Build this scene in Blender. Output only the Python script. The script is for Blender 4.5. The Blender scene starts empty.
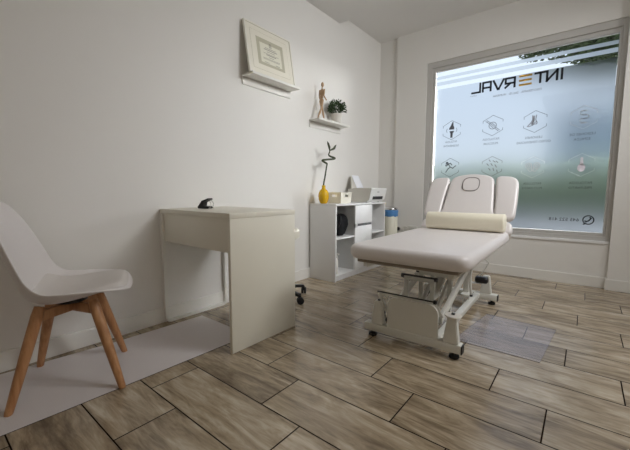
import bpy, bmesh, math, random
from mathutils import Vector, Matrix
PI = math.pi
rnd = random.Random(7)
C = bpy.context.scene.collection
sc = bpy.context.scene

# ------------------------------------------------------------------ materials
def mat(name, col, rough=0.5, metal=0.0, bump=0.0, bscale=200, var=0.0, vscale=6.0, spec=0.5, trans=0.0):
    m = bpy.data.materials.new(name); m.use_nodes = True
    nt = m.node_tree; N = nt.nodes; L = nt.links
    b = N['Principled BSDF']
    b.inputs['Roughness'].default_value = rough
    b.inputs['Metallic'].default_value = metal
    b.inputs['Specular IOR Level'].default_value = spec
    tc = N.new('ShaderNodeTexCoord')
    no = N.new('ShaderNodeTexNoise'); no.inputs['Scale'].default_value = vscale
    no.inputs['Detail'].default_value = 4
    L.new(tc.outputs['Object'], no.inputs['Vector'])
    mx = N.new('ShaderNodeMix'); mx.data_type = 'RGBA'
    L.new(no.outputs['Fac'], mx.inputs[0])
    c = Vector(col)
    mx.inputs[6].default_value = (*(c * (1 - var)), 1)
    mx.inputs[7].default_value = (*[min(1, x * (1 + var)) for x in c], 1)
    L.new(mx.outputs[2], b.inputs['Base Color'])
    if bump > 0:
        n2 = N.new('ShaderNodeTexNoise'); n2.inputs['Scale'].default_value = bscale
        L.new(tc.outputs['Object'], n2.inputs['Vector'])
        bp = N.new('ShaderNodeBump'); bp.inputs['Strength'].default_value = bump
        bp.inputs['Distance'].default_value = 0.002
        L.new(n2.outputs['Fac'], bp.inputs['Height']); L.new(bp.outputs['Normal'], b.inputs['Normal'])
    return m

def srgb(r, g, b):
    f = lambda v: (v / 255 / 12.92) if v / 255 <= 0.04045 else ((v / 255 + 0.055) / 1.055) ** 2.4
    return (f(r), f(g), f(b))

M = {}
M['wall'] = mat('wall_paint', srgb(232, 230, 226), 0.85, bump=0.08, bscale=120, var=0.01)
M['ceil'] = mat('ceiling_paint', srgb(230, 229, 227), 0.9, var=0.01)
M['base'] = mat('baseboard_paint', srgb(232, 230, 225), 0.45, var=0.01)
M['desk'] = mat('desk_white_laminate', srgb(226, 222, 208), 0.42, var=0.01, bump=0.03)
M['deskmetal'] = mat('desk_white_steel', srgb(232, 230, 224), 0.35, var=0.01)
M['shell'] = mat('chair_plastic', srgb(226, 221, 220), 0.38, var=0.01)
M['cushion'] = mat('chair_cushion_leatherette', srgb(214, 208, 204), 0.5, bump=0.06, var=0.02)
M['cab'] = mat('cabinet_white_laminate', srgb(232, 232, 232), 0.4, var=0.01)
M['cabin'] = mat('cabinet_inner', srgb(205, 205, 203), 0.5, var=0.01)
M['dark'] = mat('dark_recess', srgb(70, 70, 72), 0.6)
M['black'] = mat('black_plastic', srgb(24, 24, 27), 0.4, var=0.1)
M['rubber'] = mat('black_rubber', srgb(18, 18, 20), 0.6)
M['bagfab'] = mat('black_bag_fabric', srgb(14, 14, 17), 0.8, bump=0.3, bscale=60, spec=.2)
M['uphol'] = mat('taupe_upholstery', srgb(226, 221, 220), 0.32, bump=0.06, bscale=260, var=0.02)
M['seam'] = mat('upholstery_seam', srgb(120, 112, 108), 0.6)
M['bolster'] = mat('cream_leatherette', srgb(240, 234, 214), 0.45, bump=0.08, bscale=240, var=0.02)
M['frame'] = mat('white_powder_coat', srgb(218, 217, 210), 0.32, var=0.015)
M['board'] = mat('brown_board', srgb(142, 130, 118), 0.6, var=0.05)
M['steel'] = mat('brushed_steel', (0.6, 0.6, 0.6), 0.3, metal=1.0)
M['chrome'] = mat('chrome', (0.75, 0.75, 0.75), 0.15, metal=1.0)
M['caster'] = mat('beige_caster', srgb(190, 184, 165), 0.5)
M['vase'] = mat('yellow_glaze', srgb(222, 176, 22), 0.25, var=0.05)
M['bamboo'] = mat('bamboo_green', srgb(58, 66, 36), 0.45, var=0.3, vscale=40)
M['pot'] = mat('white_ceramic', srgb(224, 220, 212), 0.35, var=0.02)
M['leaf'] = mat('small_plant_leaf', srgb(52, 76, 40), 0.5, var=0.45, vscale=60)
M['wood_doll'] = mat('doll_wood', srgb(176, 144, 110), 0.5, var=0.1, vscale=40)
M['basket'] = mat('cream_basket_plastic', srgb(232, 228, 214), 0.45, var=0.01)
M['printer'] = mat('printer_white', srgb(232, 232, 230), 0.35, var=0.01)
M['printer_side'] = mat('printer_side_grey', srgb(208, 205, 196), 0.45, var=0.01)
M['paper'] = mat('paper', srgb(240, 242, 248), 0.8)
M['bin'] = mat('bin_cream_enamel', srgb(228, 225, 208), 0.35, var=0.01)
M['bluebag'] = mat('blue_bag', srgb(84, 140, 200), 0.35, bump=0.5, bscale=60, var=0.15, vscale=40)
M['shelf'] = mat('shelf_white', srgb(228, 226, 220), 0.45, var=0.01)
M['picframe'] = mat('certificate_frame', srgb(232, 229, 218), 0.4, var=0.01)
M['mount'] = mat('certificate_mount', srgb(232, 228, 214), 0.6)
M['certb'] = mat('certificate_border', srgb(188, 184, 162), 0.7, var=0.06, vscale=80)
M['certp'] = mat('certificate_paper', srgb(226, 224, 208), 0.7)
M['ink'] = mat('grey_ink', srgb(156, 152, 138), 0.7)
M['socket'] = mat('socket_plastic', srgb(214, 212, 206), 0.4)
M['alu'] = mat('window_frame_paint', srgb(196, 194, 190), 0.4, var=0.01)
M['sill'] = mat('sill_white', srgb(238, 238, 238), 0.35, var=0.01)
M['logo_k'] = mat('vinyl_black', srgb(22, 26, 34), 0.5)
M['logo_g'] = mat('vinyl_gold', srgb(226, 188, 90), 0.45)
M['vin_grey'] = mat('vinyl_grey', srgb(108, 112, 122), 0.6)
M['vin_mid'] = mat('vinyl_midgrey', srgb(134, 130, 134), 0.6)
M['vin_pale'] = mat('vinyl_pale', srgb(214, 220, 224), 0.6)
M['vin_pink'] = mat('vinyl_pinkish', srgb(214, 206, 208), 0.6)
M['trunk'] = mat('bark', srgb(86, 72, 58), 0.9, bump=0.4, bscale=30, var=0.2)
M['tleaf'] = mat('tree_leaf', srgb(62, 80, 46), 0.6, var=0.45, vscale=3)
M['hedge'] = mat('hedge_leaf', srgb(112, 124, 98), 0.8, bump=0.4, bscale=12, var=0.3, vscale=5)
M['road'] = mat('asphalt', srgb(58, 60, 66), 0.9, var=0.08, vscale=2)
M['facade'] = mat('facade_render', srgb(176, 188, 202), 0.9, var=0.03)
M['roof'] = mat('roof_grey', srgb(120, 124, 134), 0.9, var=0.05)
M['facglass'] = mat('facade_glass', srgb(110, 125, 142), 0.2)
M['lampw'] = mat('added_lamp_housing', srgb(235, 235, 235), 0.5)

def wood_leg():
    m = mat('beech_wood', srgb(178, 128, 88), 0.42)
    nt = m.node_tree; N = nt.nodes; L = nt.links; b = N['Principled BSDF']
    tc = N.new('ShaderNodeTexCoord'); mp = N.new('ShaderNodeMapping'); mp.inputs['Scale'].default_value = (60, 60, 5)
    L.new(tc.outputs['Object'], mp.inputs[0])
    no = N.new('ShaderNodeTexNoise'); no.inputs['Scale'].default_value = 1.0; no.inputs['Detail'].default_value = 5
    L.new(mp.outputs[0], no.inputs['Vector'])
    cr = N.new('ShaderNodeValToRGB'); e = cr.color_ramp.elements
    e[0].position = 0.3; e[0].color = (*srgb(160, 110, 70), 1); e[1].position = 0.7; e[1].color = (*srgb(192, 144, 100), 1)
    L.new(no.outputs['Fac'], cr.inputs[0]); L.new(cr.outputs[0], b.inputs['Base Color'])
    return m
M['beech'] = wood_leg()

# floor: staggered wood-look tiles, 0.677 x 0.2347 m, each row shifted
def floor_mat():
    m = bpy.data.materials.new('wood_look_tiles'); m.use_nodes = True
    nt = m.node_tree; N = nt.nodes; L = nt.links; b = N['Principled BSDF']
    def math_(op, a, c=None, d=None):
        n = N.new('ShaderNodeMath'); n.operation = op
        for i, v in enumerate((a, c, d)):
            if v is None: continue
            if isinstance(v, (int, float)): n.inputs[i].default_value = v
            else: L.new(v, n.inputs[i])
        return n.outputs[0]
    tc = N.new('ShaderNodeTexCoord'); sp = N.new('ShaderNodeSeparateXYZ'); L.new(tc.outputs['Object'], sp.inputs[0])
    X, Y = sp.outputs[0], sp.outputs[1]
    v = math_('DIVIDE', math_('SUBTRACT', Y, 1.357), 0.2347)
    k = math_('FLOOR', v); fv = math_('SUBTRACT', v, k)
    u = math_('DIVIDE', math_('SUBTRACT', math_('MULTIPLY_ADD', k, 0.2125, X), 0.61), 0.677)
    j = math_('FLOOR', u); fu = math_('SUBTRACT', u, j)
    def edge(f, size, w):
        d = math_('MULTIPLY', math_('MINIMUM', f, math_('SUBTRACT', 1.0, f)), size)
        mr = N.new('ShaderNodeMapRange'); mr.inputs['From Min'].default_value = w * 0.75; mr.inputs['From Max'].default_value = w * 1.25
        mr.inputs['To Min'].default_value = 1; mr.inputs['To Max'].default_value = 0
        L.new(d, mr.inputs['Value']); return mr.outputs[0]
    g = math_('MAXIMUM', edge(fu, 0.677, 0.0029), edge(fv, 0.2347, 0.0029))
    cb = N.new('ShaderNodeCombineXYZ'); L.new(j, cb.inputs[0]); L.new(k, cb.inputs[1])
    wn = N.new('ShaderNodeTexWhiteNoise'); L.new(cb.outputs[0], wn.inputs['Vector'])
    # grain coordinates, shifted per tile
    sh = N.new('ShaderNodeVectorMath'); sh.operation = 'SCALE'; L.new(wn.outputs['Color'], sh.inputs[0]); sh.inputs['Scale'].default_value = 37.0
    ad = N.new('ShaderNodeVectorMath'); ad.operation = 'ADD'; L.new(tc.outputs['Object'], ad.inputs[0]); L.new(sh.outputs[0], ad.inputs[1])
    def noise(sx, sy, det, dist, rough=0.6):
        mp = N.new('ShaderNodeMapping'); mp.inputs['Scale'].default_value = (sx, sy, 1); L.new(ad.outputs[0], mp.inputs[0])
        no = N.new('ShaderNodeTexNoise'); no.inputs['Scale'].default_value = 1; no.inputs['Detail'].default_value = det
        no.inputs['Distortion'].default_value = dist; no.inputs['Roughness'].default_value = rough
        L.new(mp.outputs[0], no.inputs['Vector']); return no.outputs['Fac']
    n1 = noise(2.2, 9, 5, 1.4); n2 = noise(9, 85, 5, 0.6, 0.7); n3 = noise(4.5, 26, 4, 2.2)
    s = math_('ADD', math_('MULTIPLY', n1, 0.62), math_('ADD', math_('MULTIPLY', n2, 0.14), math_('MULTIPLY', n3, 0.24)))
    s = math_('ADD', s, math_('MULTIPLY', math_('SUBTRACT', wn.outputs['Value'], 0.5), 0.06))
    cr = N.new('ShaderNodeValToRGB'); L.new(s, cr.inputs[0]); e = cr.color_ramp.elements
    e[0].position = 0.33; e[0].color = (*srgb(100, 86, 70), 1); e[1].position = 0.66; e[1].color = (*srgb(204, 191, 170), 1)
    for p_, c_ in ((0.43, (140, 124, 102)), (0.52, (168, 152, 128))):
        x = cr.color_ramp.elements.new(p_); x.color = (*srgb(*c_), 1)
    mx = N.new('ShaderNodeMix'); mx.data_type = 'RGBA'; L.new(g, mx.inputs[0]); L.new(cr.outputs[0], mx.inputs[6])
    mx.inputs[7].default_value = (*srgb(36, 27, 20), 1)
    L.new(mx.outputs[2], b.inputs['Base Color'])
    L.new(math_('ADD', math_('MULTIPLY', n2, 0.14), math_('MULTIPLY_ADD', g, 0.3, 0.17)), b.inputs['Roughness'])
    L.new(math_('MULTIPLY', math_('SUBTRACT', 1.0, g), 0.95), b.inputs['Specular IOR Level'])
    h = math_('SUBTRACT', math_('MULTIPLY', n2, 0.15), g)
    bp = N.new('ShaderNodeBump'); bp.inputs['Strength'].default_value = 0.35; bp.inputs['Distance'].default_value = 0.002
    L.new(h, bp.inputs['Height']); L.new(bp.outputs[0], b.inputs['Normal'])
    return m
M['floor'] = floor_mat()

def mixmat(name, build):
    m = bpy.data.materials.new(name); m.use_nodes = True
    nt = m.node_tree; nt.nodes.clear(); out = nt.nodes.new('ShaderNodeOutputMaterial')
    nt.links.new(build(nt.nodes, nt.links), out.inputs['Surface']); return m
def b_glass(N, L):
    t = N.new('ShaderNodeBsdfTransparent'); t.inputs[0].default_value = (0.97, 0.985, 0.98, 1)
    g = N.new('ShaderNodeBsdfGlossy'); g.inputs['Roughness'].default_value = 0.02
    fr = N.new('ShaderNodeFresnel'); fr.inputs[0].default_value = 1.3
    mx = N.new('ShaderNodeMixShader'); L.new(fr.outputs[0], mx.inputs[0]); L.new(t.outputs[0], mx.inputs[1]); L.new(g.outputs[0], mx.inputs[2])
    return mx.outputs[0]
M['glass'] = mixmat('clear_glass', b_glass)
FILM_ROUGH = 0.5
def b_film(N, L):
    t = N.new('ShaderNodeBsdfTransparent'); t.inputs[0].default_value = (0.95, 0.97, 1.0, 1)
    r = N.new('ShaderNodeBsdfRefraction'); r.inputs['Roughness'].default_value = FILM_ROUGH; r.inputs['IOR'].default_value = 1.25
    r.inputs[0].default_value = (0.70, 0.735, 0.78, 1)
    mx = N.new('ShaderNodeMixShader'); mx.inputs[0].default_value = 0.93
    L.new(t.outputs[0], mx.inputs[1]); L.new(r.outputs[0], mx.inputs[2])
    return mx.outputs[0]
M['film'] = mixmat('frosted_film', b_film)
def b_mat2(N, L):   # clear vinyl floor mat
    t = N.new('ShaderNodeBsdfTransparent'); t.inputs[0].default_value = (0.97, 0.97, 0.985, 1)
    p = N.new('ShaderNodeBsdfPrincipled'); p.inputs['Base Color'].default_value = (*srgb(214, 212, 222), 1); p.inputs['Roughness'].default_value = 0.22
    mx = N.new('ShaderNodeMixShader'); mx.inputs[0].default_value = 0.16
    L.new(t.outputs[0], mx.inputs[1]); L.new(p.outputs[0], mx.inputs[2]); return mx.outputs[0]
def b_pale(col):
    def f(N, L):
        t = N.new('ShaderNodeBsdfTranslucent'); t.inputs[0].default_value = (*col, 1)
        d_ = N.new('ShaderNodeBsdfDiffuse'); d_.inputs[0].default_value = (*col, 1)
        mx = N.new('ShaderNodeMixShader'); mx.inputs[0].default_value = 0.2
        L.new(t.outputs[0], mx.inputs[1]); L.new(d_.outputs[0], mx.inputs[2]); return mx.outputs[0]
    return f
M['vin_pink'] = mixmat('translucent_pink_vinyl', b_pale((.93, .86, .88)))
M['vin_pale'] = mixmat('translucent_white_vinyl', b_pale((.95, .96, .97)))
M['logo_g'] = mixmat('translucent_gold_vinyl', b_pale((.80, .58, .18)))
M['mat_clear'] = mixmat('clear_vinyl', b_mat2)
def b_mat1(N, L):   # milky vinyl mat with fine dots
    tc = N.new('ShaderNodeTexCoord')
    vo = N.new('ShaderNodeTexVoronoi'); vo.inputs['Scale'].default_value = 130; vo.inputs['Randomness'].default_value = 0
    L.new(tc.outputs['Object'], vo.inputs['Vector'])
    cr = N.new('ShaderNodeValToRGB'); e = cr.color_ramp.elements
    e[0].position = 0.28; e[0].color = (*srgb(204, 197, 198), 1); e[1].position = 0.40; e[1].color = (*srgb(228, 222, 222), 1)
    L.new(vo.outputs['Distance'], cr.inputs[0])
    p = N.new('ShaderNodeBsdfPrincipled'); L.new(cr.outputs[0], p.inputs['Base Color']); p.inputs['Roughness'].default_value = 0.4
    t = N.new('ShaderNodeBsdfTransparent'); t.inputs[0].default_value = (0.9, 0.88, 0.9, 1)
    mx = N.new('ShaderNodeMixShader'); mx.inputs[0].default_value = 0.85
    L.new(t.outputs[0], mx.inputs[1]); L.new(p.outputs[0], mx.inputs[2]); return mx.outputs[0]
M['mat_milky'] = mixmat('milky_vinyl', b_mat1)
def b_emit(col, s):
    def f(N, L):
        e = N.new('ShaderNodeEmission'); e.inputs[0].default_value = (*col, 1); e.inputs[1].default_value = s; return e.outputs[0]
    return f

# ------------------------------------------------------------------ mesh helpers
def box(bm, x0, x1, y0, y1, z0, z1, bev=0.0, seg=2, mtx=None):
    vs = [bm.verts.new((x, y, z)) for z in (z0, z1) for y in (y0, y1) for x in (x0, x1)]
    fs = [bm.faces.new([vs[i] for i in f]) for f in ((0, 2, 3, 1), (4, 5, 7, 6), (0, 1, 5, 4), (2, 6, 7, 3), (0, 4, 6, 2), (1, 3, 7, 5))]
    if bev > 0:
        ed = list({e for f in fs for e in f.edges})
        r = bmesh.ops.bevel(bm, geom=ed, offset=bev, segments=seg, profile=0.5, affect='EDGES')
        vs = list({v for f in r['faces'] for v in f.verts} | {v for v in vs if v.is_valid})
    if mtx is not None:
        for v in vs: v.co = mtx @ v.co
    return vs
def tube(bm, pts, r, seg=10, cap=True):
    pts = [Vector(p) for p in pts]; n = len(pts)
    rs = r if isinstance(r, (list, tuple)) else [r] * n
    rings = []; prev = None
    for i, p in enumerate(pts):
        d = (pts[min(i + 1, n - 1)] - pts[max(i - 1, 0)]).normalized()
        if prev is None:
            a = Vector((0, 0, 1)) if abs(d.z) < 0.9 else Vector((1, 0, 0))
            u = d.cross(a).normalized()
        else:
            u = (prev - d * prev.dot(d)).normalized()
        prev = u; w = d.cross(u)
        rings.append([bm.verts.new(p + (u * math.cos(2 * PI * k / seg) + w * math.sin(2 * PI * k / seg)) * rs[i]) for k in range(seg)])
    for a, b in zip(rings, rings[1:]):
        for k in range(seg): bm.faces.new((a[k], a[(k + 1) % seg], b[(k + 1) % seg], b[k]))
    if cap: bm.faces.new(list(reversed(rings[0]))); bm.faces.new(rings[-1])
def bar(bm, a, b, w, h, up=(0, 0, 1), bev=0.0):
    a, b = Vector(a), Vector(b); d = (b - a); l = d.length; d.normalize()
    s = d.cross(Vector(up)).normalized(); u = s.cross(d)
    m = Matrix((( s.x, d.x, u.x, a.x), (s.y, d.y, u.y, a.y), (s.z, d.z, u.z, a.z), (0, 0, 0, 1)))
    box(bm, -w / 2, w / 2, 0, l, -h / 2, h / 2, bev, mtx=m)
def lathe(bm, prof, c=(0, 0, 0), seg=28, sx=1, sy=1):
    rings = []
    for r, z in prof:
        rings.append([bm.verts.new((c[0] + r * sx * math.cos(2 * PI * k / seg), c[1] + r * sy * math.sin(2 * PI * k / seg), c[2] + z)) for k in range(seg)])
    for a, b in zip(rings, rings[1:]):
        for k in range(seg): bm.faces.new((a[k], a[(k + 1) % seg], b[(k + 1) % seg], b[k]))
    if prof[0][0] > 1e-6: bm.faces.new(list(reversed(rings[0])))
    if prof[-1][0] > 1e-6: bm.faces.new(rings[-1])
def prism(bm, poly, fn, t):   # poly list of (a,b); fn(a,b,c)->xyz ; thickness 0..t
    A = [bm.verts.new(fn(a, b, 0)) for a, b in poly]; B = [bm.verts.new(fn(a, b, t)) for a, b in poly]
    n = len(poly)
    bm.faces.new(A); bm.faces.new(list(reversed(B)))
    for i in range(n): bm.faces.new((A[i], B[i], B[(i + 1) % n], A[(i + 1) % n]))
def round_poly(pts, rads, seg=6):
    out = []; n = len(pts)
    for i in range(n):
        p = Vector(pts[i]); a = (Vector(pts[i - 1]) - p); b = (Vector(pts[(i + 1) % n]) - p)
        r = rads[i] if isinstance(rads, (list, tuple)) else rads
        la, lb = a.length, b.length; a.normalize(); b.normalize()
        r = min(r, la * 0.49, lb * 0.49)
        if r <= 1e-6: out.append(tuple(p)); continue
        s, e = p + a * r, p + b * r
        for k in range(seg + 1):
            t = k / seg; out.append(tuple((1 - t) ** 2 * s + 2 * t * (1 - t) * p + t * t * e))
    return out
def rrect(x0, x1, y0, y1, r, seg=6):
    return round_poly([(x0, y0), (x1, y0), (x1, y1), (x0, y1)], r, seg)
def densify(poly, step):
    out = []
    for i, p in enumerate(poly):
        q = poly[(i + 1) % len(poly)]; d = math.dist(p, q); n = max(1, int(d / step))
        for k in range(n): out.append((p[0] + (q[0] - p[0]) * k / n, p[1] + (q[1] - p[1]) * k / n))
    return out
def inset(poly, d):
    n = len(poly); out = []
    for i in range(n):
        a, p, b = poly[i - 1], poly[i], poly[(i + 1) % n]
        tx, ty = b[0] - a[0], b[1] - a[1]; l = math.hypot(tx, ty) or 1
        out.append((p[0] - ty / l * d, p[1] + tx / l * d))
    return out
def pad(bm, poly, t, re, fn, crown=0.0, seg=6):
    """upholstered pad: outline poly (counter-clockwise), thickness t, edge radius re"""
    rings = []
    prof = []
    for k in range(seg + 1):
        ph = -PI / 2 + PI / 2 * k / seg; prof.append((re * (1 - math.cos(ph)), re + re * math.sin(ph)))
    for k in range(seg + 1):
        ph = PI / 2 * k / seg; prof.append((re * (1 - math.cos(ph)), t - re + re * math.sin(ph)))
    for ins, z in prof:
        rings.append([bm.verts.new(fn(a, b, z)) for a, b in inset(poly, ins)])
    n = len(poly)
    for A, B in zip(rings, rings[1:]):
        for i in range(n): bm.faces.new((A[i], A[(i + 1) % n], B[(i + 1) % n], B[i]))
    bm.faces.new(list(reversed(rings[0]))); bm.faces.new(rings[-1])

def obj(name, bm, m, parent=None, smooth=True, angle=35, label=None):
    bmesh.ops.recalc_face_normals(bm, faces=bm.faces)
    me = bpy.data.meshes.new(name); bm.to_mesh(me); bm.free()
    o = bpy.data.objects.new(name, me); C.objects.link(o)
    me.materials.append(m)
    if smooth:
        for p in me.polygons: p.use_smooth = True
        try: me.set_sharp_from_angle(angle=math.radians(angle))
        except Exception: pass
    if parent: o.parent = parent
    if label: o['label'] = label
    return o
def B(): return bmesh.new()
def thing(name, label, cat, loc=(0, 0, 0), rz=0, group=None):
    o = bpy.data.objects.new(name, None); C.objects.link(o); o.empty_display_size = 0.05
    o.location = loc; o.rotation_euler = (0, 0, rz); o['label'] = label; o['category'] = cat
    if group: o['group'] = group
    return o
def tag(o, label, cat, group=None, kind=None):
    o['label'] = label; o['category'] = cat
    if group: o['group'] = group
    if kind: o['kind'] = kind
    return o
def struct(name, bm, m, smooth=False):
    o = obj(name, bm, m, smooth=smooth); o['kind'] = 'structure'; return o
def pbox(name, dims, m, parent, bev=0.0015, label=None):
    bm = B(); box(bm, *dims, bev); return obj(name, bm, m, parent, label=label)

# ------------------------------------------------------------------ the room
WX, WY = -2.17, 4.02
RX, RY = 2.6, -3.2
ZN, ZF, YS = 2.67, 2.768, 3.12
GX0, GX1, GZ0, GZ1 = -1.543, 0.2, 0.42, 2.372      # opening
bm = B(); box(bm, WX - 0.15, RX + 0.15, RY - 0.15, WY + 0.25, -0.12, 0); struct('floor', bm, M['floor'])
bm = B()
box(bm, WX - 0.15, RX + 0.15, RY - 0.15, YS, ZN, ZF + 0.15); box(bm, WX - 0.15, RX + 0.15, YS, WY + 0.25, ZF, ZF + 0.15)
struct('ceiling', bm, M['ceil'])
bm = B(); box(bm, WX - 0.15, WX, RY - 0.15, WY + 0.25, 0, ZF); struct('wall_left', bm, M['wall'])
bm = B(); box(bm, RX, RX + 0.15, RY - 0.15, WY + 0.25, 0, ZF); struct('wall_right', bm, M['wall'])
bm = B(); box(bm, WX, RX, RY - 0.15, RY, 0, ZF); struct('wall_front', bm, M['wall'])
bm = B(); T = 0.25
box(bm, WX, -1.918, WY + 0.03, WY + T, 0, ZF)
box(bm, -1.918, GX0, WY, WY + T, 0, ZF)
box(bm, GX0, GX1, WY, WY + T, 0, GZ0)
box(bm, GX0, GX1, WY, WY + T, GZ1, ZF)
box(bm, GX1, RX, WY - 0.05, WY + T, 0, ZF)
struct('wall_back', bm, M['wall'])
bt = 0.013
bm = B(); box(bm, WX, WX + bt, RY, WY + 0.03, 0, 0.1, 0.003); struct('baseboard_left', bm, M['base'])
bm = B(); box(bm, WX + bt, -1.918, WY + 0.03 - bt, WY + 0.03, 0, 0.1, 0.003); box(bm, -1.918, GX1, WY - bt, WY, 0, 0.1, 0.003)
box(bm, GX1 - bt, RX, WY - 0.05 - bt, WY - 0.05, 0, 0.1, 0.003); box(bm, GX1 - bt, GX1, WY - 0.05, WY - bt, 0, 0.1)
struct('baseboard_back', bm, M['base'])

# window
win = bpy.data.objects.new('window_1', None); C.objects.link(win); win['kind'] = 'structure'
win.location = (GX0, WY, GZ0)
def wobj(name, bm, m, smooth=False, label=None, parent=None):
    for v in bm.verts: v.co -= Vector((GX0, WY, GZ0))
    return obj(name, bm, m, parent or win, smooth=smooth, label=label)
YG = 4.07          # inner face of the glass
bm = B(); fw = 0.06
fx0, fx1, fz0, fz1 = GX0, GX1, GZ0 + 0.012, GZ1
gx0, gx1, gz0, gz1 = -1.452, 0.146, 0.502, 2.268
def ring(bm, x0, x1, z0, z1, X0, X1, Z0, Z1, y0, y1, bev=0.002):
    box(bm, X0, x0, y0, y1, Z0, Z1, bev); box(bm, x1, X1, y0, y1, Z0, Z1, bev)
    box(bm, x0, x1, y0, y1, Z0, z0, bev); box(bm, x0, x1, y0, y1, z1, Z1, bev)
ring(bm, gx0 - .03, gx1 + .02, gz0 - .03, gz1 + .04, fx0, fx1, fz0, fz1, YG - 0.035, YG + 0.05)
ring(bm, gx0, gx1, gz0, gz1, gx0 - .03, gx1 + .02, gz0 - .03, gz1 + .04, YG - 0.018, YG + 0.03)
wobj('window_frame', bm, M['alu'])
bm = B(); box(bm, GX0, GX1 - 0.001, WY - 0.012, YG - 0.03, GZ0 - 0.012, GZ0 + 0.012, 0.003)
wobj('window_sill', bm, M['sill'])
bm = B(); box(bm, gx0, gx1, YG, YG + 0.008, gz0, gz1); wobj('window_pane', bm, M['glass'], label='clear glass')
bm = B()
fl0 = gx0 + 0.022
for a, b_, l in ((gz0 + .004, 2.065, fl0), (2.108, 2.148, gx0), (2.176, 2.210, gx0)):
    y = YG - 0.0015
    vs = [bm.verts.new(p) for p in ((l, y, a), (gx1 - .003, y, a), (gx1 - .003, y, b_), (l, y, b_))]; bm.faces.new(vs)
wobj('frosted_film', bm, M['film'], label='frosted film with clear stripes along the top')

# lettering on the film (it reads from the street, so it is mirrored in here)
YL = YG - 0.0035
def wfn(a, b, c): return (a, YL + c * 0.0008, b)
def stroke(bm, pts, w):
    for p, q in zip(pts, pts[1:]):
        d = Vector(q) - Vector(p)
        if d.length < 1e-6: continue
        d.normalize(); n = Vector((-d.y, d.x)) * w / 2; e = d * w * 0.5
        P, Q = Vector(p) - e, Vector(q) + e
        prism(bm, [tuple(P - n), tuple(Q - n), tuple(Q + n), tuple(P + n)], wfn, 1)
H0, H1 = 1.951, 2.058
def glyph(bm, x0, x1, paths, w=0.0195):   # x0 = right end in the room = start of the letter
    f = lambda u, v: (x0 + (x1 - x0) * u, H0 + (H1 - H0) * v)
    for p in paths: stroke(bm, [f(*q) for q in p], w)
bm = B()
glyph(bm, -.248, -.249, [[(0, .08), (0, .92)]])
glyph(bm, -.285, -.365, [[(0, .08), (0, .92), (1, .08), (1, .92)]])
glyph(bm, -.378, -.462, [[(0, .92), (1, .92)], [(.5, .92), (.5, .08)]])
glyph(bm, -.640, -.722, [[(0, .08), (0, .92), (1, .92), (1, .45), (.1, .45)], [(.45, .45), (1, .08)]])
glyph(bm, -.742, -.836, [[(0, .92), (.45, .08), (.55, .08), (1, .92)]])
glyph(bm, -.862, -.938, [[(0, .08), (0, .92), (1, .92), (1, .08)], [(0, .4), (1, .4)]])
glyph(bm, -.966, -1.045, [[(0, .92), (0, .08), (1, .08)]])
wobj('logo_lettering', bm, M['logo_k'], label='black logo lettering, mirrored')
bm = B()
for v in (.1, .5, .9): glyph(bm, -.500, -.592, [[(0, v), (1, v)]], 0.019)
wobj('logo_bars', bm, M['logo_g'], label='three golden bars')

def text(name, s, cx, cz, h, m, width=None, label=None, parent=None):
    cu = bpy.data.curves.new('t', 'FONT'); cu.body = s; cu.size = 1; cu.align_x = 'CENTER'; cu.resolution_u = 2
    to = bpy.data.objects.new('t', cu); C.objects.link(to)
    dg = bpy.context.evaluated_depsgraph_get(); dg.update()
    me = bpy.data.meshes.new_from_object(to.evaluated_get(dg)); bpy.data.objects.remove(to)
    xs = [v.co.x for v in me.vertices]; ys = [v.co.y for v in me.vertices]
    mw = max(xs) - min(xs); mh = 0.7
    sx = (width / mw) if width else h / mh; sz = h / mh; mid = (max(xs) + min(xs)) / 2
    bm = B(); bm.from_mesh(me); bpy.data.meshes.remove(me)
    for v in bm.verts: v.co = Vector((cx - (v.co.x - mid) * sx, YL, cz + v.co.y * sz - h / 2))
    return wobj(name, bm, m, label=label, parent=parent)
text('subtitle_lettering', 'FISIOTERAPIA · SALUD · HUMANA', -.62, 1.893, .022, M['vin_mid'], .43)
text('phone_number', '645 522 418', -.152, .617, .030, M['logo_k'], .235)
for cx, cz, a, b_, m, w in ((-1.25, 1.455, 'PATOLOGÍA', 'DEGENERATIVA', 'vin_grey', .17), (-.835, 1.446, 'PATOLOGÍA', 'MUSCULAR', 'vin_grey', .16),
        (-.445, 1.428, 'LESIONES', 'OSTEO-TENDINOSAS', 'vin_grey', .29), (-.06, 1.422, 'LESIONES DE', 'ESPALDA', 'vin_grey', .19),
        (-.432, .966, 'PATOLOGÍA', 'POST-PARTO', 'vin_grey', .17), (-.046, .968, 'PATOLOGÍA', 'PRE-PARTO', 'vin_grey', .17)):
    text('caption_lettering', a, cx, cz, .022, M[m], w * (len(a) / max(len(a), len(b_))) )
    text('caption_lettering', b_, cx, cz - .046, .022, M[m], w * (len(b_) / max(len(a), len(b_))))
for cx, a, b_ in ((-1.25, 'LESIONES', 'DEPORTIVAS'), (-.835, 'PATOLOGÍA', 'NEUROLÓGICA')): pass

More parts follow.
